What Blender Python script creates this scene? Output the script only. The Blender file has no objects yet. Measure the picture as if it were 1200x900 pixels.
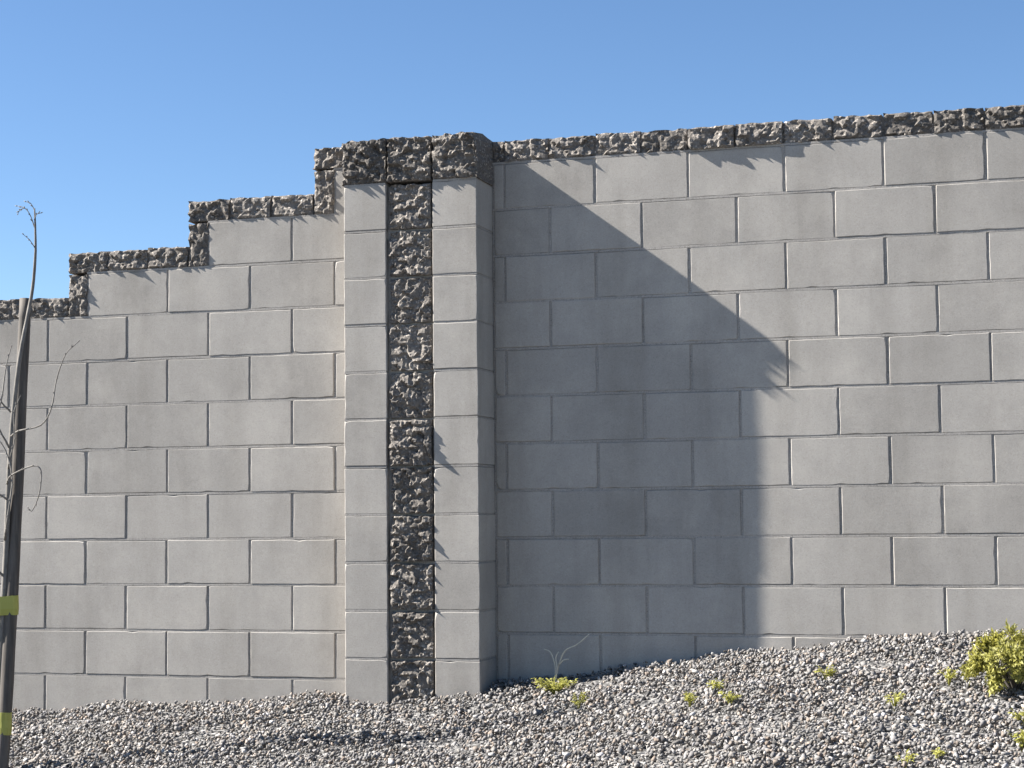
import bpy, bmesh, math, random
import numpy as np
from mathutils import Vector, Matrix, Euler, noise

random.seed(7)
rng = np.random.default_rng(11)
S = bpy.context.scene
COL = S.collection

# ------------------------------------------------------------------ camera
TH, PITCH, ROLL, FPX = 0.29632, 0.071894, 0.009032, 2214.57
EYE = Vector((0.0, 0.0, 1.5))
fwd_h = Vector((-math.sin(TH), math.cos(TH), 0))
right0 = Vector((math.cos(TH), math.sin(TH), 0))
fwd = fwd_h * math.cos(PITCH) + Vector((0, 0, 1)) * math.sin(PITCH)
up0 = right0.cross(fwd)
cr = right0 * math.cos(ROLL) - up0 * math.sin(ROLL)
cu = right0 * math.sin(ROLL) + up0 * math.cos(ROLL)
cam_d = bpy.data.cameras.new('camera')
cam_d.sensor_width = 36.0
cam_d.lens = FPX * 36.0 / 1200.0
cam_d.clip_start = 0.05
cam_d.clip_end = 2000
cam = bpy.data.objects.new('camera', cam_d)
m = Matrix((cr, cu, -fwd)).transposed().to_4x4()
m.translation = EYE
cam.matrix_world = m
COL.objects.link(cam)
S.camera = cam

# ------------------------------------------------------------------ sky and sun
TO_SUN = Vector((-5.35, -1.0, 4.05)).normalized()
W = bpy.data.worlds.new('World')
S.world = W
W.use_nodes = True
wn = W.node_tree.nodes
bg = wn['Background']
sky = wn.new('ShaderNodeTexSky')
sky.sky_type = 'NISHITA'
sky.sun_disc = False
sky.sun_elevation = math.asin(TO_SUN.z)
sky.sun_rotation = math.atan2(TO_SUN.x, TO_SUN.y)
sky.altitude = 2200
sky.air_density = 1.0
sky.dust_density = 0.9
sky.ozone_density = 3.3
hs = wn.new('ShaderNodeHueSaturation')
hs.inputs['Saturation'].default_value = 1.07
W.node_tree.links.new(sky.outputs['Color'], hs.inputs['Color'])
W.node_tree.links.new(hs.outputs['Color'], bg.inputs['Color'])
bg.inputs['Strength'].default_value = 0.05

sun_d = bpy.data.lights.new('sun', 'SUN')
sun_d.energy = 5.0
sun_d.angle = math.radians(0.53)
sun_d.color = (1.0, 0.965, 0.91)
sun = bpy.data.objects.new('sun', sun_d)
sun.rotation_euler = (-TO_SUN).to_track_quat('-Z', 'Y').to_euler()
sun.location = (-6, -2, 8)
COL.objects.link(sun)

S.view_settings.view_transform = 'Standard'
S.view_settings.look = 'None'
S.view_settings.gamma = 1.0
S.view_settings.exposure = 1.76

# ------------------------------------------------------------------ helpers
def link(name, me, mat=None, parent=None):
    if mat is not None and len(me.materials) == 0:
        me.materials.append(mat)
    o = bpy.data.objects.new(name, me)
    COL.objects.link(o)
    if parent is not None:
        o.parent = parent
    return o

def tag(o, label=None, cat=None, group=None, kind=None):
    if label: o['label'] = label
    if cat: o['category'] = cat
    if group: o['group'] = group
    if kind: o['kind'] = kind
    return o

def thing(name, label, cat, loc=(0, 0, 0), group=None):
    o = bpy.data.objects.new(name, None)
    o.empty_display_size = 0.1
    COL.objects.link(o)
    o.location = loc
    return tag(o, label, cat, group)

def mesh_np(name, verts, faces_flat, nper):
    """mesh from numpy arrays, all faces with nper corners"""
    me = bpy.data.meshes.new(name)
    nf = len(faces_flat) // nper
    me.vertices.add(len(verts))
    me.vertices.foreach_set('co', np.asarray(verts, dtype=np.float32).ravel())
    me.loops.add(len(faces_flat))
    me.loops.foreach_set('vertex_index', np.asarray(faces_flat, dtype=np.int32))
    me.polygons.add(nf)
    me.polygons.foreach_set('loop_start', np.arange(0, nf * nper, nper, dtype=np.int32))
    me.update(calc_edges=True)
    return me

# ------------------------------------------------------------------ materials
def new_mat(name):
    mt = bpy.data.materials.new(name)
    mt.use_nodes = True
    nt = mt.node_tree
    return mt, nt, nt.nodes['Principled BSDF']

def N(nt, t, **kw):
    n = nt.nodes.new(t)
    for k, v in kw.items():
        if k in n.inputs.keys():
            n.inputs[k].default_value = v
        else:
            setattr(n, k, v)
    return n

def ramp(nt, stops):
    n = nt.nodes.new('ShaderNodeValToRGB')
    e = n.color_ramp.elements
    while len(e) < len(stops): e.new(0.5)
    for el, (p, c) in zip(e, stops):
        el.position = p
        el.color = (*c, 1) if len(c) == 3 else c
    return n

def world_pos(nt, jitter=True):
    """object coordinates shifted by a random amount for each piece, so no two look alike"""
    tc = N(nt, 'ShaderNodeTexCoord')
    if not jitter:
        return tc.outputs['Object']
    oi = N(nt, 'ShaderNodeObjectInfo')
    mu = N(nt, 'ShaderNodeMath', operation='MULTIPLY')
    mu.inputs[1].default_value = 37.0
    nt.links.new(oi.outputs['Random'], mu.inputs[0])
    ad = N(nt, 'ShaderNodeVectorMath', operation='ADD')
    nt.links.new(tc.outputs['Object'], ad.inputs[0])
    nt.links.new(mu.outputs[0], ad.inputs[1])
    return ad.outputs['Vector']

def concrete_mat(name, dark, light, bump=0.25, var=0.10, speck=260.0, speck_amt=0.8, fleck=1.28):
    mt, nt, p = new_mat(name)
    L = nt.links.new
    pos = world_pos(nt)
    n1 = N(nt, 'ShaderNodeTexNoise', Scale=9.0, Detail=5.0, Roughness=0.65)
    n2 = N(nt, 'ShaderNodeTexNoise', Scale=160.0, Detail=4.0, Roughness=0.7)
    n3 = N(nt, 'ShaderNodeTexNoise', Scale=420.0, Detail=2.0, Roughness=0.6)
    for n in (n1, n2, n3): L(pos, n.inputs['Vector'])
    r1 = ramp(nt, [(0.25, dark), (0.75, light)])
    mixf = N(nt, 'ShaderNodeMix', data_type='FLOAT')
    mixf.inputs[0].default_value = 0.45
    L(n1.outputs['Fac'], mixf.inputs[2]); L(n2.outputs['Fac'], mixf.inputs[3])
    L(mixf.outputs[0], r1.inputs['Fac'])
    oi = N(nt, 'ShaderNodeObjectInfo')
    mr = N(nt, 'ShaderNodeMapRange')
    mr.inputs[3].default_value = 1.0 - var
    mr.inputs[4].default_value = 1.0 + var
    L(oi.outputs['Random'], mr.inputs[0])
    mx = N(nt, 'ShaderNodeMix', data_type='RGBA', blend_type='MULTIPLY')
    mx.inputs[0].default_value = 1.0
    L(r1.outputs['Color'], mx.inputs[6]); L(mr.outputs[0], mx.inputs[7])
    last = mx.outputs[2]
    # pale efflorescence blotches and specks of the aggregate
    geo = N(nt, 'ShaderNodeNewGeometry')
    nb = N(nt, 'ShaderNodeTexNoise', Scale=2.1, Detail=6.0, Roughness=0.72)
    L(geo.outputs['Position'], nb.inputs['Vector'])
    rb = ramp(nt, [(0.46, (0, 0, 0)), (0.72, (1, 1, 1))])
    L(nb.outputs['Fac'], rb.inputs['Fac'])
    mb = N(nt, 'ShaderNodeMix', data_type='RGBA', blend_type='MIX')
    ml = N(nt, 'ShaderNodeMath', operation='MULTIPLY'); ml.inputs[1].default_value = 0.65
    L(rb.outputs['Color'], ml.inputs[0]); L(ml.outputs[0], mb.inputs[0])
    L(last, mb.inputs[6])
    mb.inputs[7].default_value = (light[0] * 1.18, light[1] * 1.17, light[2] * 1.15, 1)
    last = mb.outputs[2]
    # dark aggregate specks and pin holes
    vs = N(nt, 'ShaderNodeTexVoronoi', Scale=speck)
    L(pos, vs.inputs['Vector'])
    sc = N(nt, 'ShaderNodeSeparateColor'); L(vs.outputs['Color'], sc.inputs['Color'])
    rs = ramp(nt, [(0.0, (.62, .61, .60)), (0.16, (.86, .86, .86)), (0.4, (1, 1, 1)), (0.86, (1, 1, 1)), (1.0, (fleck, fleck * .99, fleck * .97))])
    L(sc.outputs['Red'], rs.inputs['Fac'])
    ms = N(nt, 'ShaderNodeMix', data_type='RGBA', blend_type='MULTIPLY'); ms.inputs[0].default_value = speck_amt
    L(last, ms.inputs[6]); L(rs.outputs['Color'], ms.inputs[7])
    last = ms.outputs[2]
    # rain runs and dust, long in the vertical
    mp = N(nt, 'ShaderNodeMapping'); mp.inputs['Scale'].default_value = (5.5, 5.5, 0.9)
    L(geo.outputs['Position'], mp.inputs['Vector'])
    nr = N(nt, 'ShaderNodeTexNoise', Scale=1.0, Detail=5.0, Roughness=0.6)
    L(mp.outputs[0], nr.inputs['Vector'])
    rr_ = ramp(nt, [(0.30, (.86, .855, .845)), (0.52, (1, 1, 1)), (0.75, (1.05, 1.05, 1.045))])
    L(nr.outputs['Fac'], rr_.inputs['Fac'])
    mr_ = N(nt, 'ShaderNodeMix', data_type='RGBA', blend_type='MULTIPLY'); mr_.inputs[0].default_value = 1.0
    L(last, mr_.inputs[6]); L(rr_.outputs['Color'], mr_.inputs[7])
    last = mr_.outputs[2]
    L(last, p.inputs['Base Color'])
    p.inputs['Roughness'].default_value = 0.95
    p.inputs['Specular IOR Level'].default_value = 0.15
    b1 = N(nt, 'ShaderNodeBump', Strength=bump, Distance=0.004)
    b2 = N(nt, 'ShaderNodeBump', Strength=bump * 0.8, Distance=0.002)
    L(n2.outputs['Fac'], b1.inputs['Height'])
    L(n3.outputs['Fac'], b2.inputs['Height'])
    L(b1.outputs['Normal'], b2.inputs['Normal'])
    L(b2.outputs['Normal'], p.inputs['Normal'])
    return mt

M_BLOCK = concrete_mat('smooth_block_concrete', (0.298, 0.276, 0.249), (0.388, 0.362, 0.328), bump=0.15, speck_amt=0.30, var=0.09)
M_MORTAR = concrete_mat('mortar', (0.275, 0.256, 0.234), (0.350, 0.327, 0.301), bump=0.2, var=0.0)
M_SPLIT = concrete_mat('split_face_concrete', (0.095, 0.084, 0.074), (0.225, 0.203, 0.181), bump=0.8, var=0.22, speck=150.0, speck_amt=1.0, fleck=2.6)

def gravel_mat():
    mt, nt, p = new_mat('crushed_stone')
    L = nt.links.new
    at = N(nt, 'ShaderNodeAttribute', attribute_name='tone')
    r = ramp(nt, [(0.0, (0.070, 0.067, 0.064)), (0.25, (0.138, 0.132, 0.125)), (0.6, (0.210, 0.201, 0.190)),
                  (0.85, (0.33, 0.317, 0.300)), (1.0, (0.49, 0.474, 0.450))])
    L(at.outputs['Fac'], r.inputs['Fac'])
    at2 = N(nt, 'ShaderNodeAttribute', attribute_name='hue')
    tint = ramp(nt, [(0.0, (1.0, 0.97, 1.0)), (0.5, (1.0, 1.0, 1.0)), (0.8, (1.07, 0.99, 0.91)), (1.0, (1.20, 0.97, 0.80))])
    L(at2.outputs['Fac'], tint.inputs['Fac'])
    mx = N(nt, 'ShaderNodeMix', data_type='RGBA', blend_type='MULTIPLY'); mx.inputs[0].default_value = 1
    L(r.outputs['Color'], mx.inputs[6]); L(tint.outputs['Color'], mx.inputs[7])
    geo = N(nt, 'ShaderNodeNewGeometry')
    n = N(nt, 'ShaderNodeTexNoise', Scale=110.0, Detail=4.0, Roughness=0.7)
    L(geo.outputs['Position'], n.inputs['Vector'])
    rr = ramp(nt, [(0.3, (0.78, 0.78, 0.78)), (0.7, (1.15, 1.15, 1.15))])
    L(n.outputs['Fac'], rr.inputs['Fac'])
    m2 = N(nt, 'ShaderNodeMix', data_type='RGBA', blend_type='MULTIPLY'); m2.inputs[0].default_value = 1
    L(mx.outputs[2], m2.inputs[6]); L(rr.outputs['Color'], m2.inputs[7])
    L(m2.outputs[2], p.inputs['Base Color'])
    p.inputs['Roughness'].default_value = 0.85
    b = N(nt, 'ShaderNodeBump', Strength=0.4, Distance=0.002)
    L(n.outputs['Fac'], b.inputs['Height']); L(b.outputs['Normal'], p.inputs['Normal'])
    return mt

def soil_mat():
    mt, nt, p = new_mat('gravelly_ground')
    L = nt.links.new
    geo = N(nt, 'ShaderNodeNewGeometry')
    v = N(nt, 'ShaderNodeTexVoronoi', Scale=42.0)
    L(geo.outputs['Position'], v.inputs['Vector'])
    sep = N(nt, 'ShaderNodeSeparateColor')
    L(v.outputs['Color'], sep.inputs['Color'])
    r = ramp(nt, [(0.0, (0.05, 0.047, 0.044)), (0.6, (0.15, 0.144, 0.136)), (1.0, (0.28, 0.268, 0.255))])
    L(sep.outputs['Red'], r.inputs['Fac'])
    L(r.outputs['Color'], p.inputs['Base Color'])
    p.inputs['Roughness'].default_value = 0.95
    b = N(nt, 'ShaderNodeBump', Strength=0.9, Distance=0.02); b.invert = True
    L(v.outputs['Distance'], b.inputs['Height']); L(b.outputs['Normal'], p.inputs['Normal'])
    return mt

def wood_mat(name, c0, c1, scale=(60, 60, 3), rough=0.85, bump=0.5):
    mt, nt, p = new_mat(name)
    L = nt.links.new
    tc = N(nt, 'ShaderNodeTexCoord')
    mp = N(nt, 'ShaderNodeMapping'); mp.inputs['Scale'].default_value = scale
    L(tc.outputs['Object'], mp.inputs['Vector'])
    n = N(nt, 'ShaderNodeTexNoise', Scale=1.0, Detail=6.0, Roughness=0.65)
    L(mp.outputs[0], n.inputs['Vector'])
    r = ramp(nt, [(0.3, c0), (0.7, c1)])
    L(n.outputs['Fac'], r.inputs['Fac']); L(r.outputs['Color'], p.inputs['Base Color'])
    p.inputs['Roughness'].default_value = rough
    b = N(nt, 'ShaderNodeBump', Strength=bump, Distance=0.003)
    L(n.outputs['Fac'], b.inputs['Height']); L(b.outputs['Normal'], p.inputs['Normal'])
    return mt

def leaf_mat(name, c0, c1, trans=0.35):
    mt, nt, p = new_mat(name)
    L = nt.links.new
    at = N(nt, 'ShaderNodeAttribute', attribute_name='tone')
    r = ramp(nt, [(0.0, c0), (1.0, c1)])
    L(at.outputs['Fac'], r.inputs['Fac']); L(r.outputs['Color'], p.inputs['Base Color'])
    p.inputs['Roughness'].default_value = 0.55
    tr = N(nt, 'ShaderNodeBsdfTranslucent')
    L(r.outputs['Color'], tr.inputs['Color'])
    mx = N(nt, 'ShaderNodeMixShader'); mx.inputs[0].default_value = trans
    L(p.outputs[0], mx.inputs[1]); L(tr.outputs[0], mx.inputs[2])
    L(mx.outputs[0], nt.nodes['Material Output'].inputs['Surface'])
    return mt

M_GRAVEL = gravel_mat()
M_SOIL = soil_mat()
M_STAKE = wood_mat('weathered_dark_wood', (0.050, 0.042, 0.035), (0.135, 0.117, 0.099))
M_BARK = wood_mat('young_bark', (0.11, 0.098, 0.084), (0.23, 0.21, 0.185), scale=(80, 80, 25))
M_TWIG = wood_mat('dry_twig_bark', (0.12, 0.108, 0.094), (0.24, 0.22, 0.195), scale=(90, 90, 30))
M_STRAW = wood_mat('dry_straw', (0.50, 0.46, 0.37), (0.66, 0.61, 0.50), scale=(90, 90, 20), bump=0.1)
M_TIE = leaf_mat('olive_plastic_tape', (0.33, 0.32, 0.05), (0.50, 0.48, 0.12), 0.15)
M_LEAF = leaf_mat('shrub_leaf', (0.12, 0.12, 0.022), (0.46, 0.43, 0.105))
M_WEED = leaf_mat('weed_leaf', (0.25, 0.245, 0.04), (0.54, 0.52, 0.14))

# ------------------------------------------------------------------ ground
Y_PILLAR, Y_LEFT, Y_RIGHT = 7.551, 7.668, 7.769
GX = [-9, -4.67, -3.94, -2.96, -2.5, -2.34, -1.53, -.94, -.33, 1.5, 4]
GZ = [.52, .68, .717, .775, .808, .817, .928, 1.01, 1.05, 1.16, 1.25]
def ground_z(x, y):
    x = np.asarray(x, float); y = np.asarray(y, float)
    b = np.interp(x, GX, GZ) - 0.024
    z = b - 0.12 * np.clip(7.7 - y, -0.3, 60)
    z += 0.010 * np.sin(x * 3.1 + y * 1.7) + 0.007 * np.sin(x * 7.3 - y * 5.1 + 1.0)
    return np.where(y < 6, np.maximum(z, 0.02 * z), z)

def build_ground():
    xs = np.unique(np.concatenate([np.linspace(-9, 4, 131), [-500, -250, -120, -60, -30, -18, -12, 6, 9, 14, 24, 50, 120, 250, 500]]))
    ys = np.unique(np.concatenate([np.linspace(3, 8.4, 61), [-500, -200, -80, -30, -14, -7, -3, -1, 1, 2, 9, 11, 15, 25, 50, 120, 250, 500]]))
    X, Y = np.meshgrid(xs, ys)
    Z = ground_z(X, Y)
    V = np.stack([X, Y, Z], -1).reshape(-1, 3)
    nx, ny = len(xs), len(ys)
    i, j = np.meshgrid(np.arange(nx - 1), np.arange(ny - 1))
    a = (j * nx + i).ravel()
    F = np.stack([a, a + 1, a + 1 + nx, a + nx], -1).ravel()
    me = mesh_np('ground', V, F, 4)
    me.polygons.foreach_set('use_smooth', np.ones(len(me.polygons), bool))
    o = link('ground', me, M_SOIL)
    tag(o, 'sloping grey ground under the loose gravel along the wall', kind='structure')
build_ground()

# ------------------------------------------------------------------ block walls
C = 0.2032
GAP = 0.010
DEPTH = 0.203
_cache = {}
VARIANTS = 7
def block_mesh(w, d, h, bev=0.0026):
    """hollow-core block seen from outside: flat face, worn arris of uneven width with a few chips"""
    key = (round(w, 3), round(d, 3), round(h, 3), random.randrange(VARIANTS))
    if key in _cache: return _cache[key]
    nx, nz = max(2, round(w / .032)), 6
    per = [(-.5 + i / nx, -.5) for i in range(nx)] + [(.5, -.5 + i / nz) for i in range(nz)] + \
          [(.5 - i / nx, .5) for i in range(nx)] + [(-.5, .5 - i / nz) for i in range(nz)]
    V, F = [], []
    n = len(per)
    R = random.Random(hash(key) & 0xffff)
    fo, fi = [], []
    for (u, v) in per:
        b = bev * R.uniform(.55, 1.35)
        if R.random() < .028: b += R.uniform(.0015, .005)
        corner = abs(u) == .5 and abs(v) == .5
        if corner and R.random() < .12: b += R.uniform(.0015, .005)
        sx = -1 if u == -.5 else (1 if u == .5 else 0); sz = -1 if v == -.5 else (1 if v == .5 else 0)
        j = R.uniform(-.0006, .0006)
        fo.append((u * w + sx * j, -d / 2 + b, v * h + sz * j)); fi.append((u * w - sx * b, -d / 2, v * h - sz * b))
    V = fi + fo + [(u * w, d / 2, v * h) for (u, v) in per]
    F.append(list(range(n)))
    for a in range(n):
        c = (a + 1) % n
        F.append([a, n + a, n + c, c]); F.append([n + a, 2 * n + a, 2 * n + c, n + c])
    F.append([2 * n + a for a in range(n)][::-1])
    me = bpy.data.meshes.new('block')
    me.from_pydata(V, [], F); me.update()
    me.materials.append(M_BLOCK)
    _cache[key] = me
    return me

def boxes_mesh(name, boxes):
    V, F = [], []
    for (x0, x1, y0, y1, z0, z1) in boxes:
        b = len(V)
        V += [(x0, y0, z0), (x1, y0, z0), (x1, y1, z0), (x0, y1, z0), (x0, y0, z1), (x1, y0, z1), (x1, y1, z1), (x0, y1, z1)]
        F += [[b + k for k in q] for q in ((0, 3, 2, 1), (4, 5, 6, 7), (0, 1, 5, 4), (1, 2, 6, 5), (2, 3, 7, 6), (3, 0, 4, 7))]
    me = bpy.data.meshes.new(name)
    me.from_pydata(V, [], F); me.update()
    return me

def fbm(v, sc, o=4):
    return noise.fractal(v * sc, 0.9, 2.1, o)

def rough_mesh(name, w, d, h, seed, nx, nz, ny=3, amp=0.010, top=0.006, cham=0.010, side=0.004):
    """a split-face concrete piece: closed box, front at -y broken into chunky facets, other faces sawn but uneven"""
    bm = bmesh.new()
    off = Vector((seed * 13.7, seed * 5.1, seed * 9.3))
    xs = [(-0.5 + i / nx) for i in range(nx + 1)]
    ys = [(-0.5 + i / ny) for i in range(ny + 1)]
    zs = [(-0.5 + i / nz) for i in range(nz + 1)]
    vm = {}
    def vert(i, j, k):
        if (i, j, k) in vm: return vm[(i, j, k)]
        p = Vector((xs[i] * w, ys[j] * d, zs[k] * h))
        inner_x = min(i, nx - i); inner_z = min(k, nz - k)
        q = p + off
        if j == 0:
            jx = (noise.noise(q * 70 + Vector((3, 0, 0)))) * w / nx * 0.35 * (inner_x > 0)
            jz = (noise.noise(q * 70 + Vector((0, 9, 0)))) * h / nz * 0.35 * (inner_z > 0)
            p.x += jx; p.z += jz
            fac = 0.0
            for sc_, wt in ((24.0, 1.0), (52.0, 0.5)):
                q2 = Vector((q.x * sc_, off.y + seed, q.z * sc_ * 1.15))
                ds, ps_ = noise.voronoi(q2)
                f = ps_[0]
                dv = q2 - f
                tx = noise.cell(f * 7.13 + Vector((1.3, 0, 0))) - .5; tz = noise.cell(f * 5.71 + Vector((0, 0, 2.9))) - .5
                fac += wt * ((noise.cell(f * 9.37) - .5) * 1.5 + 2.6 * (tx * dv.x + tz * dv.z))
            p.y += -amp * (0.60 * fac + 0.30 * fbm(q, 12, 3) + 0.30) 
            e = min(inner_x, inner_z)
            if e == 0: p.y += cham * (0.55 + 0.6 * noise.noise(q * 40))
        if k == nz: p.z += top * noise.noise(q * 28) - (cham * 0.35 if j == 0 else 0)
        if k == 0 and j == 0: p.z += cham * 0.2 * (1 + noise.noise(q * 31))
        if i == 0: p.x += abs(side * noise.noise(q * 33))
        if i == nx: p.x -= abs(side * noise.noise(q * 33))
        vm[(i, j, k)] = bm.verts.new(p)
        return vm[(i, j, k)]
    for i in range(nx):
        for k in range(nz):
            bm.faces.new((vert(i, 0, k), vert(i + 1, 0, k), vert(i + 1, 0, k + 1), vert(i, 0, k + 1)))
            bm.faces.new((vert(i, ny, k), vert(i, ny, k + 1), vert(i + 1, ny, k + 1), vert(i + 1, ny, k)))
    for i in range(nx):
        for j in range(ny):
            bm.faces.new((vert(i, j, 0), vert(i, j + 1, 0), vert(i + 1, j + 1, 0), vert(i + 1, j, 0)))
            bm.faces.new((vert(i, j, nz), vert(i + 1, j, nz), vert(i + 1, j + 1, nz), vert(i, j + 1, nz)))
    for j in range(ny):
        for k in range(nz):
            bm.faces.new((vert(0, j, k), vert(0, j, k + 1), vert(0, j + 1, k + 1), vert(0, j + 1, k)))
            bm.faces.new((vert(nx, j, k), vert(nx, j + 1, k), vert(nx, j + 1, k + 1), vert(nx, j, k + 1)))
    bmesh.ops.triangulate(bm, faces=[f for f in bm.faces if all(v.co.y < -d * 0.25 for v in f.verts)])
    me = bpy.data.meshes.new(name)
    bm.to_mesh(me); bm.free()
    me.materials.append(M_SPLIT)
    return me

def put_block(parent, x0, x1, z0, z1, yf, depth=DEPTH):
    """one smooth block between two vertical joints and two bed joints (centre lines)"""
    w = x1 - x0 - GAP; h = z1 - z0 - GAP
    me = block_mesh(w, depth, h)
    o = link('block', me, None, parent)
    o.location = Vector(((x0 + x1) / 2 + random.uniform(-.0012, .0012), yf + depth / 2 + random.uniform(-.0013, .0013), (z0 + z1) / 2 + random.uniform(-.0016, .0016))) - parent.location
    o.rotation_euler = (random.gauss(0, .0012), random.gauss(0, .0019), random.gauss(0, .0024))
    return o

def lay_rows(parent, rows, yf, u0, zline, xend):
    """rows: list of (row, x_start, x_end). Vertical joints of row r lie at u0 + C*(even or odd)"""
    mort = []
    for r, xs_, xe_ in rows:
        zt, zb = zline(r), zline(r) - C
        k = math.floor((xs_ - u0) / C) - 2
        if (k - r) % 2: k -= 1
        cuts = [xs_]
        while True:
            x = u0 + C * k
            if x >= xe_ - 0.035: break
            if x > xs_ + 0.035: cuts.append(x)
            k += 2
        cuts.append(xe_)
        for a, b in zip(cuts[:-1], cuts[1:]):
            if max(ground_z(a, yf), ground_z(b, yf)) > zt + 0.05: continue
            put_block(parent, a, b, zb, zt, yf)
        mort.append((xs_ - .0035, xe_ - .004, yf + .0052, yf + DEPTH - .005, zb + GAP / 2, zt - GAP / 2))
        mort.append((xs_ - .0035, xe_ - .004, yf + .0009, yf + DEPTH - .004, zt - GAP / 2, zt + GAP / 2 - .0002))
    me = boxes_mesh('mortar', mort)
    o = link('mortar', me, M_MORTAR, parent)
    o.location = -parent.location
    return o

# ---- the long wall to the right of the pillar
XP0 = -3.0650
XP1 = XP0 + 3 * C           # pillar right face, -2.4554
ZO = 1.5
wall_r = thing('block_wall', 'long level grey block wall with rough dark coping on the right of the pillar', 'wall', (-0.5, Y_RIGHT, 0.6))
zr = lambda r: ZO + 1.34630 - C * (r - 1)
XR = 1.35
lay_rows(wall_r, [(r, XP1 + .004, XR) for r in range(0, 13)], Y_RIGHT, -1.99290, zr, XR)
CAP_H = 0.1016
cap_meshes = [rough_mesh('cap_stone', C - .007, 0.235, CAP_H - .004, s, 16, 9, 3, amp=0.0066) for s in range(9)]
def put_cap(parent, x0, x1, zb, yf, i, over=None):
    w = x1 - x0
    if abs(w - C) < .004:
        me = cap_meshes[i % len(cap_meshes)]
    else:
        me = rough_mesh('cap_stone', w - .007, 0.235, CAP_H - .004, 40 + i, max(3, int(w / .0145)), 8, 3)
    o = link('cap_stone', me, None, parent)
    ov = random.uniform(-.001, .006) if over is None else over
    o.location = Vector(((x0 + x1) / 2, yf - ov + 0.235 / 2, zb + CAP_H / 2 + random.uniform(-.001, .003))) - parent.location
    o.rotation_euler = (random.gauss(0, .006), random.gauss(0, .005), random.gauss(0, .008))
    return o
x = XP1 + .003
edge = -1.99290 - 2 * C
i = 0
while x < XR - .05:
    nx_ = edge if edge > x + .03 else edge + C
    ov = .017 if -1.62 < x < -1.35 else None     # two stones that sit further out and shade the row below
    put_cap(wall_r, x, nx_, zr(0), Y_RIGHT, i * 5 + 2, ov)
    x = nx_; edge = nx_ + C; i += 1
cap_mort = boxes_mesh('mortar', [(XP1 + .004, XR - .01, Y_RIGHT + .012, Y_RIGHT + .19, zr(0) + .0052, zr(0) + CAP_H - .016)])
link('mortar', cap_mort, M_SPLIT, wall_r).location = -wall_r.location

# ---- the stepped wall to the left
wall_l = thing('block_wall', 'grey block wall stepping down left of the pillar, dark coping on each step', 'wall', (-4.0, Y_LEFT, 0.6))
U0L = -4.57467
zl = lambda r: ZO + 0.94489 - C * r
XLW = -6.60
XE = XP0 - .002
starts = {-3: U0L + 7 * C, -2: U0L + 4 * C, -1: U0L + 1 * C, 0: U0L - 2 * C, 1: U0L - 5 * C, 2: U0L - 8 * C}
rows = []
for r in range(-3, 11):
    rows.append((r, starts.get(r, XLW), XE))
lay_rows(wall_l, rows, Y_LEFT, U0L, zl, XE)
cm = []
lows = list(starts.items())
for n_, (r, xs_) in enumerate(lows):
    vx0 = xs_ - 0.1016
    # upright stone that closes the end of the row
    me = rough_mesh('end_stone', 0.1016 - .004, 0.235, C - .006, 70 + n_, 9, 16, 3, amp=0.0066)
    o = link('end_stone', me, None, wall_l)
    o.location = Vector((vx0 + .0508 + .001, Y_LEFT - .004 + .1175, zl(r) - C / 2 + .001)) - wall_l.location
    # coping of this step, from its end stone to the next
    xe_ = (U0L + (7 - 3 * (n_ - 1)) * C - 0.1016) if n_ else XE
    x = vx0 - .006; j = 0
    while x < xe_ - .02:
        b = vx0 + C * (j + 1)
        if b > xe_ - .03: b = xe_
        put_cap(wall_l, x, b, zl(r), Y_LEFT, n_ * 4 + j * 3 + 1)
        x = b; j += 1
    cm.append((vx0 + .012, xe_ - .004, Y_LEFT + .012, Y_LEFT + .19, zl(r) + .0052, zl(r) + CAP_H - .016))
o = link('mortar', boxes_mesh('mortar', cm), M_SPLIT, wall_l); o.location = -wall_l.location

# ---- the pillar
pil = thing('pillar', 'square block pillar with a dark split-face strip up its front and a rough dark cap', 'pillar', (-2.76, Y_PILLAR + .2, 0.6))
PD = 0.4064
zp = lambda k: ZO + 1.24735 - C * (k - 1)       # k = 0: top of the shaft
pm = []
for k in range(0, 12):
    zt, zb = zp(k), zp(k) - C
    for (a, b) in ((XP0, XP0 + C), (XP0 + 2 * C, XP1)):
        o = put_block(pil, a, b + (GAP / 2 if b < XP0 + 1.5 * C else GAP / 2) - (0 if b > XP0 + 2.5 * C else GAP / 2), zb, zt, Y_PILLAR, PD)
        o.rotation_euler = (random.gauss(0, .001), random.gauss(0, .001), random.gauss(0, .001))
    if zt > 0.72:
        me = rough_mesh('split_face_block', C - .014, 0.30, C - .006, 20 + k, 20, 20, 3, amp=0.0085, cham=0.010)
        o = link('split_face_block', me, None, pil)
        o.location = Vector((XP0 + 1.5 * C + .001, Y_PILLAR + {5: -.006, 7: -.001, 8: .0}.get(k, .005) + .15, (zt + zb) / 2)) - pil.location
    pm.append((XP0 + .007, XP0 + C - .007, Y_PILLAR + .0010, Y_PILLAR + PD - .004, zt - GAP / 2, zt + GAP / 2 - .0004))
    pm.append((XP0 + 2 * C + .007, XP1 - .003, Y_PILLAR + .0010, Y_PILLAR + PD - .004, zt - GAP / 2, zt + GAP / 2 - .0004))
pm.append((XP0 + C - .006, XP0 + 2 * C + .006, Y_PILLAR + .03, Y_PILLAR + PD - .02, 0.4, zp(0) - GAP))
o = link('mortar', boxes_mesh('mortar', pm), M_MORTAR, pil); o.location = -pil.location
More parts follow.
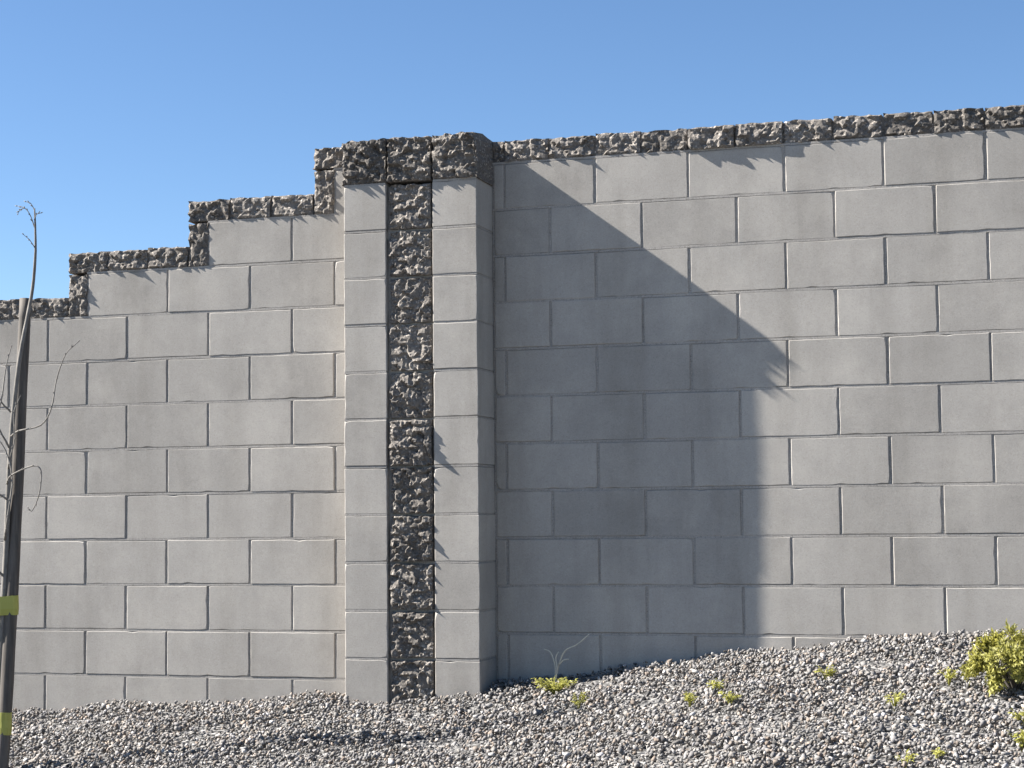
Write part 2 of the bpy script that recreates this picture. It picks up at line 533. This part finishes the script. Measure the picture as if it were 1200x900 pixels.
for k in range(3):
    cen = (k == 1)
    d = 0.43
    me = rough_mesh('cap_block', C - .004 + (.006 if k != 1 else 0), d, C - .004, 90 + k, 20, 20, 5, amp=0.0092, cham=0.014, top=.012, side=.012 if k == 2 else .004)
    o = link('cap_block', me, None, pil)
    o.location = Vector((XP0 + (k + .5) * C + (k - 1) * .006, Y_PILLAR - (.004, .010, .016)[k] + d / 2, zp(0) + C / 2)) - pil.location
    o.rotation_euler = (0, random.gauss(0, .004), random.gauss(0, .006))

for o in (wall_r, wall_l, pil): o['kind'] = 'thing'

# ------------------------------------------------------------------ loose gravel
def build_gravel():
    # convex angular prototypes: hulls of points thrown on an uneven ellipsoid
    protos = []
    for _ in range(28):
        bm = bmesh.new()
        n = random.randint(8, 10)
        for _k in range(n):
            v = Vector((random.gauss(0, 1), random.gauss(0, 1), random.gauss(0, 1))).normalized()
            v *= random.uniform(0.8, 1.0)
            bm.verts.new(Vector((v.x * 0.5, v.y * random.uniform(.36, .46), v.z * random.uniform(.27, .36))))
        r = bmesh.ops.convex_hull(bm, input=bm.verts)
        bmesh.ops.delete(bm, geom=[g for g in r['geom_interior'] if isinstance(g, bmesh.types.BMVert)], context='VERTS')
        bmesh.ops.triangulate(bm, faces=bm.faces)
        bm.verts.index_update()
        V = np.array([v.co[:] for v in bm.verts]); F = np.array([[v.index for v in f.verts] for f in bm.faces])
        bm.free()
        protos.append((V, F))
    px, py, ps, lay = [], [], [], []
    def scatter(x0, x1, y0, y1, dens, smin, smax, mean):
        n = int((x1 - x0) * (y1 - y0) * dens)
        px.append(rng.uniform(x0, x1, n)); py.append(rng.uniform(y0, y1, n))
        ps.append(np.clip(rng.lognormal(math.log(mean), 0.36, n), smin, smax))
    scatter(-5.3, 0.55, 5.35, 7.78, 4800, .008, .040, .0190)
    scatter(-6.6, -5.3, 5.35, 7.68, 1500, .014, .050, .027)
    scatter(0.55, 1.7, 5.35, 7.78, 1500, .014, .050, .027)
    scatter(-6.6, 1.7, 4.2, 5.35, 1100, .016, .052, .030)
    X = np.concatenate(px); Y = np.concatenate(py); Sz = np.concatenate(ps)
    # keep clear of the masonry
    front = np.where(X < XP0 - .01, Y_LEFT, np.where(X < XP1 + .01, Y_PILLAR, Y_RIGHT))
    ok = Y < front - Sz * 0.42
    X, Y, Sz = X[ok], Y[ok], Sz[ok]
    n = len(X)
    # small heaps and hollows, as raked gravel has
    hv = 0.012 * np.sin(X * 5.2 + 1.3 * np.sin(Y * 4.0)) * np.sin(Y * 6.1 + X * 1.9) + 0.006 * np.sin(X * 13 + Y * 9)
    Z = ground_z(X, Y) + 0.012 + hv + rng.uniform(-.014, .014, n)
    big = rng.random(n) < 0.006
    Sz = np.where(big, Sz * 1.35, Sz)
    ax = rng.normal(size=(n, 3)); ax /= np.linalg.norm(ax, axis=1)[:, None]
    yaw = rng.uniform(0, 2 * math.pi, n)
    tilt = rng.normal(0, .55, n)
    rollv = rng.normal(0, .55, n)
    cy, sy, ct, st, cr_, sr = np.cos(yaw), np.sin(yaw), np.cos(tilt), np.sin(tilt), np.cos(rollv), np.sin(rollv)
    R = np.empty((n, 3, 3))
    R[:, 0, 0] = cy * ct; R[:, 0, 1] = cy * st * sr - sy * cr_; R[:, 0, 2] = cy * st * cr_ + sy * sr
    R[:, 1, 0] = sy * ct; R[:, 1, 1] = sy * st * sr + cy * cr_; R[:, 1, 2] = sy * st * cr_ - cy * sr
    R[:, 2, 0] = -st; R[:, 2, 1] = ct * sr; R[:, 2, 2] = ct * cr_
    which = rng.integers(0, len(protos), n)
    tone = np.clip(rng.normal(.48, .23, n), 0, 1); hue = rng.random(n)
    AV, AF, AT, AH = [], [], [], []
    base = 0
    for k, (V, F) in enumerate(protos):
        idx = np.where(which == k)[0]
        P = np.einsum('nij,vj->nvi', R[idx], V) * Sz[idx][:, None, None] + np.stack([X[idx], Y[idx], Z[idx]], -1)[:, None, :]
        nv = len(V)
        AV.append(P.reshape(-1, 3))
        AF.append((F[None] + (np.arange(len(idx)) * nv)[:, None, None] + base).reshape(-1))
        AT.append(np.repeat(tone[idx], nv)); AH.append(np.repeat(hue[idx], nv))
        base += nv * len(idx)
    me = mesh_np('gravel', np.concatenate(AV), np.concatenate(AF), 3)
    for nm, arr in (('tone', AT), ('hue', AH)):
        a = me.attributes.new(nm, 'FLOAT', 'POINT')
        a.data.foreach_set('value', np.concatenate(arr).astype(np.float32))
    o = link('gravel', me, M_GRAVEL)
    tag(o, 'loose grey crushed stone covering the slope below the wall', 'gravel', kind='stuff')
    print('gravel stones', n, 'tris', len(me.polygons))
build_gravel()

# ------------------------------------------------------------------ stake and sapling
def tube_into(bm, pts, radii, sides=8, cap=True, wob=0.0):
    pts = [Vector(p) for p in pts]
    rings = []
    ref = Vector((0.31, 0.87, 0.12)).normalized()
    for i, p in enumerate(pts):
        t = (pts[min(i + 1, len(pts) - 1)] - pts[max(i - 1, 0)]).normalized()
        a = t.cross(ref)
        if a.length < .05: a = t.cross(Vector((1, 0, 0)))
        a.normalize(); b = t.cross(a)
        ring = []
        for s in range(sides):
            an = 2 * math.pi * s / sides
            rr = radii[i] * (1 + wob * noise.noise(p * 60 + Vector((s * 3.1, 0, 0))))
            ring.append(bm.verts.new(p + (a * math.cos(an) + b * math.sin(an)) * rr))
        rings.append(ring)
    for r0, r1 in zip(rings[:-1], rings[1:]):
        for s in range(sides):
            f = bm.faces.new((r0[s], r0[(s + 1) % sides], r1[(s + 1) % sides], r1[s])); f.smooth = True
    if cap:
        bm.faces.new(rings[0][::-1]); bm.faces.new(rings[-1])

def smooth_path(pts, n=5):
    """Catmull-Rom through the points"""
    P = [Vector(p) for p in pts]
    P = [P[0] * 2 - P[1]] + P + [P[-1] * 2 - P[-2]]
    out = []
    for i in range(1, len(P) - 2):
        for k in range(n):
            t = k / n
            a, b, c, d = P[i - 1], P[i], P[i + 1], P[i + 2]
            out.append(0.5 * ((2 * b) + (c - a) * t + (2 * a - 5 * b + 4 * c - d) * t * t + (3 * b - a - 3 * c + d) * t ** 3))
    out.append(P[-2])
    return out

def tube_obj(name, pts, r0, r1, mat, parent, sides=7, n=5, wob=0.0, buds=False):
    path = smooth_path(pts, n) if n > 1 else [Vector(p) for p in pts]
    path = [p - parent.location for p in path] if parent else path
    m_ = len(path) - 1
    bm = bmesh.new()
    tube_into(bm, path, [r0 + (r1 - r0) * i / m_ for i in range(m_ + 1)], sides, True, wob)
    if buds:
        for i in list(range(2, m_, 2)) + [m_]:
            t = (path[i] - path[i - 1]).normalized()
            sd = Vector((math.cos(i * 2.4), -.3, math.sin(i * 2.4))) - t * t.dot(Vector((math.cos(i * 2.4), -.3, math.sin(i * 2.4))))
            sd.normalize()
            rr = r0 + (r1 - r0) * i / m_
            dr = (t + sd * (.7 if i < m_ else .1)).normalized()
            ln = random.uniform(.008, .015)
            tube_into(bm, [path[i], path[i] + dr * ln * .45, path[i] + dr * ln], [rr * .6, max(.0024, rr * .75), .0006], 5)
    bmesh.ops.recalc_face_normals(bm, faces=bm.faces)
    me = bpy.data.meshes.new(name); bm.to_mesh(me); bm.free()
    return link(name, me, mat, parent)

st_base = Vector((-4.05, 6.47, 0.50)); st_top = Vector((-4.036, 6.60, 2.398))
stake = thing('tree_stake', 'dark weathered wooden stake leaning slightly in the gravel at the left edge', 'stake', st_base)
# shaft: slightly crooked round pole with a flat sawn top
sp = [st_base + (st_top - st_base) * t + Vector((0.005 * math.sin(t * 4.2), 0, 0)) for t in [i / 16 - .04 for i in range(17)] + [1.0]]
tube_obj('shaft', sp, 0.026, 0.0225, M_STAKE, stake, sides=14, n=1, wob=0.09)

tree = thing('sapling', 'thin bare young tree tied to the dark stake, its top twig against the sky', 'tree', (-4.075, 6.5, 0.52))
trunk = [(-4.075, 6.50, 0.50), (-4.075, 6.50, 0.80), (-4.068, 6.50, 1.10), (-4.060, 6.51, 1.42), (-4.045, 6.51, 1.82), (-4.022, 6.53, 2.15), (-3.996, 6.57, 2.402), (-3.968, 6.55, 2.553), (-3.957, 6.53, 2.671), (-3.955, 6.52, 2.745)]
tube_obj('trunk', trunk, 0.0155, 0.0026, M_BARK, tree, sides=9, n=5, wob=0.12)
branches = [
    ([(-4.045, 6.51, 1.845), (-3.98, 6.46, 1.863), (-3.876, 6.45, 1.883), (-3.824, 6.44, 1.948), (-3.803, 6.44, 2.057), (-3.759, 6.43, 2.151), (-3.707, 6.43, 2.196)], .0055, .002),
    ([(-4.055, 6.50, 1.66), (-3.985, 6.42, 1.69), (-3.881, 6.40, 1.724), (-3.844, 6.40, 1.704), (-3.850, 6.40, 1.619), (-3.879, 6.40, 1.554), (-3.895, 6.40, 1.56)], .005, .002),
    ([(-4.062, 6.50, 1.44), (-4.018, 6.45, 1.53), (-4.001, 6.45, 1.648), (-4.009, 6.45, 1.731), (-4.048, 6.45, 1.814), (-4.14, 6.45, 1.90)], .006, .0025),
    ([(-4.045, 6.50, 1.80), (-4.075, 6.46, 1.90), (-4.048, 6.45, 2.0), (-4.032, 6.45, 2.114), (-4.010, 6.45, 2.19)], .0055, .002),
    ([(-4.040, 6.50, 1.94), (-4.06, 6.45, 1.99), (-4.085, 6.45, 2.081), (-4.13, 6.45, 2.22)], .005, .002),
    ([(-4.055, 6.50, 1.60), (-4.09, 6.47, 1.64), (-4.105, 6.46, 1.74), (-4.090, 6.46, 1.86), (-4.12, 6.46, 1.99)], .006, .0025),
    ([(-4.065, 6.50, 1.30), (-4.11, 6.47, 1.36), (-4.16, 6.46, 1.47), (-4.22, 6.45, 1.63)], .007, .003),
    ([(-4.070, 6.50, 1.02), (-4.12, 6.48, 1.10), (-4.19, 6.47, 1.22), (-4.30, 6.46, 1.36)], .007, .003),
    ([(-4.050, 6.50, 1.72), (-4.01, 6.45, 1.76), (-3.985, 6.44, 1.83), (-3.99, 6.44, 1.93), (-3.965, 6.44, 1.99)], .004, .0018),
    ([(-3.958, 6.53, 2.665), (-3.975, 6.52, 2.72), (-3.999, 6.52, 2.748), (-4.030, 6.52, 2.758)], .003, .0016),
    ([(-3.962, 6.54, 2.587), (-3.98, 6.53, 2.62), (-4.000, 6.52, 2.640)], .0028, .0015),
    ([(-3.955, 6.52, 2.738), (-3.972, 6.52, 2.765), (-3.990, 6.52, 2.772)], .0026, .0015),
    ([(-3.999, 6.52, 2.748), (-4.012, 6.51, 2.742), (-4.022, 6.51, 2.728)], .0024, .0014),
    ([(-3.956, 6.52, 2.700), (-3.94, 6.51, 2.718), (-3.924, 6.51, 2.722)], .0028, .0015),
]
for pts, r0, r1 in branches:
    tube_obj('branch', pts, r0 * .72, r1 * .8, M_TWIG, tree, sides=6, n=4, wob=0.3, buds=True)

def tone_attr(me, per_face_tone):
    a = me.attributes.new('tone', 'FLOAT', 'FACE')
    a.data.foreach_set('value', np.array(per_face_tone, dtype=np.float32))

# two nursery tapes round stake and stem
def tie(z, h, label, tilt):
    t0 = (z - st_base.z) / (st_top.z - st_base.z)
    c1 = st_base + (st_top - st_base) * t0
    c1.x += 0.005 * math.sin(t0 * 4.2)
    c2 = Vector((-4.072, 6.50, z))
    cen = (c1 + c2) / 2
    o0 = thing('tree_tie', label, 'tape', cen, 'tapes holding the sapling to its stake')
    bm = bmesh.new()
    d = (c2 - c1); ang0 = math.atan2(d.y, d.x); L_ = d.length
    prof = []
    for k in range(28):
        a = 2 * math.pi * k / 28
        # stadium outline round both stems
        ca, sa = math.cos(a), math.sin(a)
        prof.append((Vector((ca, sa, 0)) * (.0275 if ca < 0 else .021)) + Vector(((L_ / 2) * (1 if ca > 0 else -1), 0, 0)))
    rings = []
    for (dz, rr) in ((-h / 2, 0), (-h / 6, .002), (h / 6, .001), (h / 2, 0), (h / 2, -.002), (-h / 2, -.002)):
        ring = []
        for k, p in enumerate(prof):
            q = Matrix.Rotation(ang0, 3, 'Z') @ (p + p.normalized() * (rr + .0012 * noise.noise(p * 90 + Vector((0, 0, dz * 80)))))
            q.z = dz + tilt * q.x + .003 * noise.noise(p * 70 + Vector((z, dz * 9, 0)))
            ring.append(bm.verts.new(q))
        rings.append(ring)
    nr = len(rings)
    for i_ in range(nr):
        for k in range(28):
            bm.faces.new((rings[i_][k], rings[i_][(k + 1) % 28], rings[(i_ + 1) % nr][(k + 1) % 28], rings[(i_ + 1) % nr][k]))
    bmesh.ops.recalc_face_normals(bm, faces=bm.faces)
    me = bpy.data.meshes.new('band'); bm.to_mesh(me); bm.free()
    tone_attr(me, [0.3 + 0.5 * random.random() for _ in me.polygons])
    link('band', me, M_TIE, o0)
    # the tail of the tape hanging down
    bm = bmesh.new()
    prev = None
    fx, fy = -.032, -.026
    for i_ in range(7):
        t = i_ / 6
        x_ = fx - .012 * t + .004 * math.sin(t * 5); y_ = fy - .006 * t; z_ = -h * .3 - .085 * t
        cur = [bm.verts.new((x_ - .011, y_, z_)), bm.verts.new((x_ + .011, y_ - .002, z_ + .004 * t)), bm.verts.new((x_ + .011, y_ - .0005, z_ + .004 * t)), bm.verts.new((x_ - .011, y_ + .0015, z_))]
        if prev:
            for q in range(4): bm.faces.new((prev[q], prev[(q + 1) % 4], cur[(q + 1) % 4], cur[q]))
        prev = cur
    bmesh.ops.recalc_face_normals(bm, faces=bm.faces)
    me = bpy.data.meshes.new('tail'); bm.to_mesh(me); bm.free()
    tone_attr(me, [0.6 + 0.4 * random.random() for _ in me.polygons])
    link('tail', me, M_TIE, o0)
tie(1.185, .075, 'upper olive tape tied round the dark stake and sapling', .05)
tie(0.735, .085, 'lower olive tape tied round the dark stake near the gravel', -.06)

# ------------------------------------------------------------------ shrub and weeds
def leaf_into(bm, p, d, nrm, ln, wd, bend=0.25):
    d = d.normalized(); s = d.cross(nrm)
    if s.length < 1e-3: s = d.cross(Vector((1, 0.2, 0)))
    s.normalize(); u = s.cross(d)
    a = bm.verts.new(p)
    b = bm.verts.new(p + d * ln * .45 + s * wd * .5 + u * ln * .05)
    c = bm.verts.new(p + d * ln - u * ln * bend)
    e = bm.verts.new(p + d * ln * .45 - s * wd * .5 + u * ln * .05)
    mid = bm.verts.new(p + d * ln * .5 - u * ln * .02)
    return [bm.faces.new((a, b, mid)), bm.faces.new((b, c, mid)), bm.faces.new((c, e, mid)), bm.faces.new((e, a, mid))]

def rand_dir(zmin=-1):
    while True:
        v = Vector((random.gauss(0, 1), random.gauss(0, 1), random.gauss(0, 1))).normalized()
        if v.z > zmin: return v

def shrub(loc, rx, h, n_leaf, label):
    o0 = thing('shrub', label, 'shrub', loc)
    bm = bmesh.new()
    tips = []
    for k in range(26):
        a = random.uniform(0, 2 * math.pi); t = random.uniform(.25, 1)
        end = Vector((math.cos(a) * rx * t, math.sin(a) * rx * t, h * random.uniform(.55, .95) * math.sqrt(max(.1, 1 - .55 * t * t))))
        midp = end * .5 + Vector((0, 0, h * .08))
        tube_into(bm, smooth_path([(0, 0, -.02), midp, end], 3), [.004, .0036, .0032, .0028, .0023, .0018, .0012], 5)
        tips.append((midp, end))
    me = bpy.data.meshes.new('stem'); bm.to_mesh(me); bm.free()
    link('stem', me, M_STAKE, o0)
    bm = bmesh.new(); tones = []
    clumps = []
    for k in range(80):
        v = rand_dir(-.75)
        s = random.uniform(.55, 1.0)
        lump = 1 + .22 * noise.noise(v * 2.3 + Vector((5, 1, 2)))
        clumps.append(Vector((v.x * rx * s * lump, v.y * rx * s * lump, h * .43 + v.z * h * .5 * s * lump)))
    for k in range(n_leaf):
        c = random.choice(clumps)
        p = c + rand_dir() * random.uniform(0, .030)
        if p.z < .004: p.z = random.uniform(.004, .03)
        out = (p - Vector((0, 0, h * .3))).normalized()
        d = (out + rand_dir() * .9).normalized()
        fs = leaf_into(bm, p, d, (out + rand_dir() * .5).normalized(), random.uniform(.011, .030), random.uniform(.005, .012))
        tn = min(1, max(0, random.gauss(.55, .25))); tones += [tn] * 4
    me = bpy.data.meshes.new('foliage'); bm.to_mesh(me); bm.free()
    tone_attr(me, tones)
    link('foliage', me, M_LEAF, o0)
    return o0
shrub((-0.262, 6.66, float(ground_z(-0.262, 6.66)) + .01), 0.165, 0.205, 7000, 'small round yellow-green shrub growing in the gravel at the right edge')

def weed(x, y, r, h, n, label, group=None):
    o0 = thing('weed', label, 'weed', (x, y, float(ground_z(x, y)) + .022), group)
    bm = bmesh.new(); tones = []
    ns = max(3, n // 8)
    bs = bmesh.new()
    for k in range(ns):
        a = random.uniform(0, 2 * math.pi); t = random.uniform(.2, 1)
        end = Vector((math.cos(a) * r * t, math.sin(a) * r * t * .8, h * random.uniform(.4, 1)))
        tube_into(bs, smooth_path([(0, 0, -.02), end * .5 + Vector((0, 0, h * .15)), end], 2), [.0014, .0013, .0012, .001, .0008], 4)
        for q in range(8):
            p = end * random.uniform(.35, 1) + rand_dir() * .006
            d = (Vector((math.cos(a + random.gauss(0, .9)), math.sin(a + random.gauss(0, .9)), random.uniform(-.1, .7)))).normalized()
            leaf_into(bm, p, d, (Vector((0, 0, 1)) + rand_dir() * .5).normalized(), random.uniform(.010, .020), random.uniform(.005, .010))
            tones += [min(1, max(0, random.gauss(.6, .25)))] * 4
    me = bpy.data.meshes.new('stem'); bs.to_mesh(me); bs.free()
    link('stem', me, M_WEED, o0)
    tone_attr(me, [.3] * len(me.polygons))
    me = bpy.data.meshes.new('leaves'); bm.to_mesh(me); bm.free()
    tone_attr(me, tones)
    link('leaves', me, M_WEED, o0)

GW = 'small green weeds growing in the gravel'
weed(-2.095, 7.42, .120, .060, 420, 'widest low green weed, in the gravel just below the shaded wall', GW)
weed(-1.880, 6.975, .042, .060, 90, 'small green weed nearest in front of the widest weed, right of the pillar', GW)
weed(-1.397, 6.717, .040, .046, 96, 'leftmost of the three green sprigs clustered below the shadow edge', GW)
weed(-1.335, 6.912, .040, .046, 96, 'farthest up the slope of the three green sprigs clustered below the shadow edge', GW)
weed(-1.232, 6.625, .040, .046, 96, 'rightmost of the three green sprigs clustered below the shadow edge', GW)
weed(-0.935, 6.916, .040, .046, 96, 'lone green sprig in the gravel midway between the sprig cluster and the shrub', GW)
weed(-0.493, 6.807, .040, .046, 96, 'green sprig in the gravel just left of the round shrub', GW)
weed(-0.640, 6.375, .040, .046, 96, 'lone green sprig in mid gravel below and left of the round shrub', GW)
weed(-0.220, 6.112, .044, .046, 96, 'green sprig in the gravel at the right edge, straight below the shrub', GW)
weed(-0.215, 5.760, .044, .046, 96, 'lowest green sprig at the right edge of the gravel', GW)
weed(-0.452, 5.640, .036, .034, 50, 'green weed at the bottom edge of the gravel, the right one of two', GW)
weed(-0.535, 5.585, .032, .030, 44, 'green weed at the bottom edge of the gravel, the left one of two', GW)

# dry stalks standing in the shade by the wall
dw = thing('dry_weed', 'pale dry weed stalks in the shade at the foot of the wall', 'weed', (-2.165, 7.66, float(ground_z(-2.165, 7.66)) + .01))
for k, pts in enumerate([
        [(0, 0, -.02), (.004, .0, .06), (-.015, .0, .12), (-.045, .0, .135)],
        [(0, 0, -.02), (.02, .0, .07), (.05, -.01, .13), (.10, -.01, .155), (.155, -.01, .20)],
        [(0, 0, -.02), (.015, -.01, .05), (.010, -.01, .10), (.022, -.01, .125)],
        [(.02, 0, .07), (.04, -.005, .09), (.065, -.005, .095)]]):
    tube_obj('stalk', [Vector(p) + dw.location for p in pts], .0038, .0020, M_STRAW, dw, sides=5, n=4)
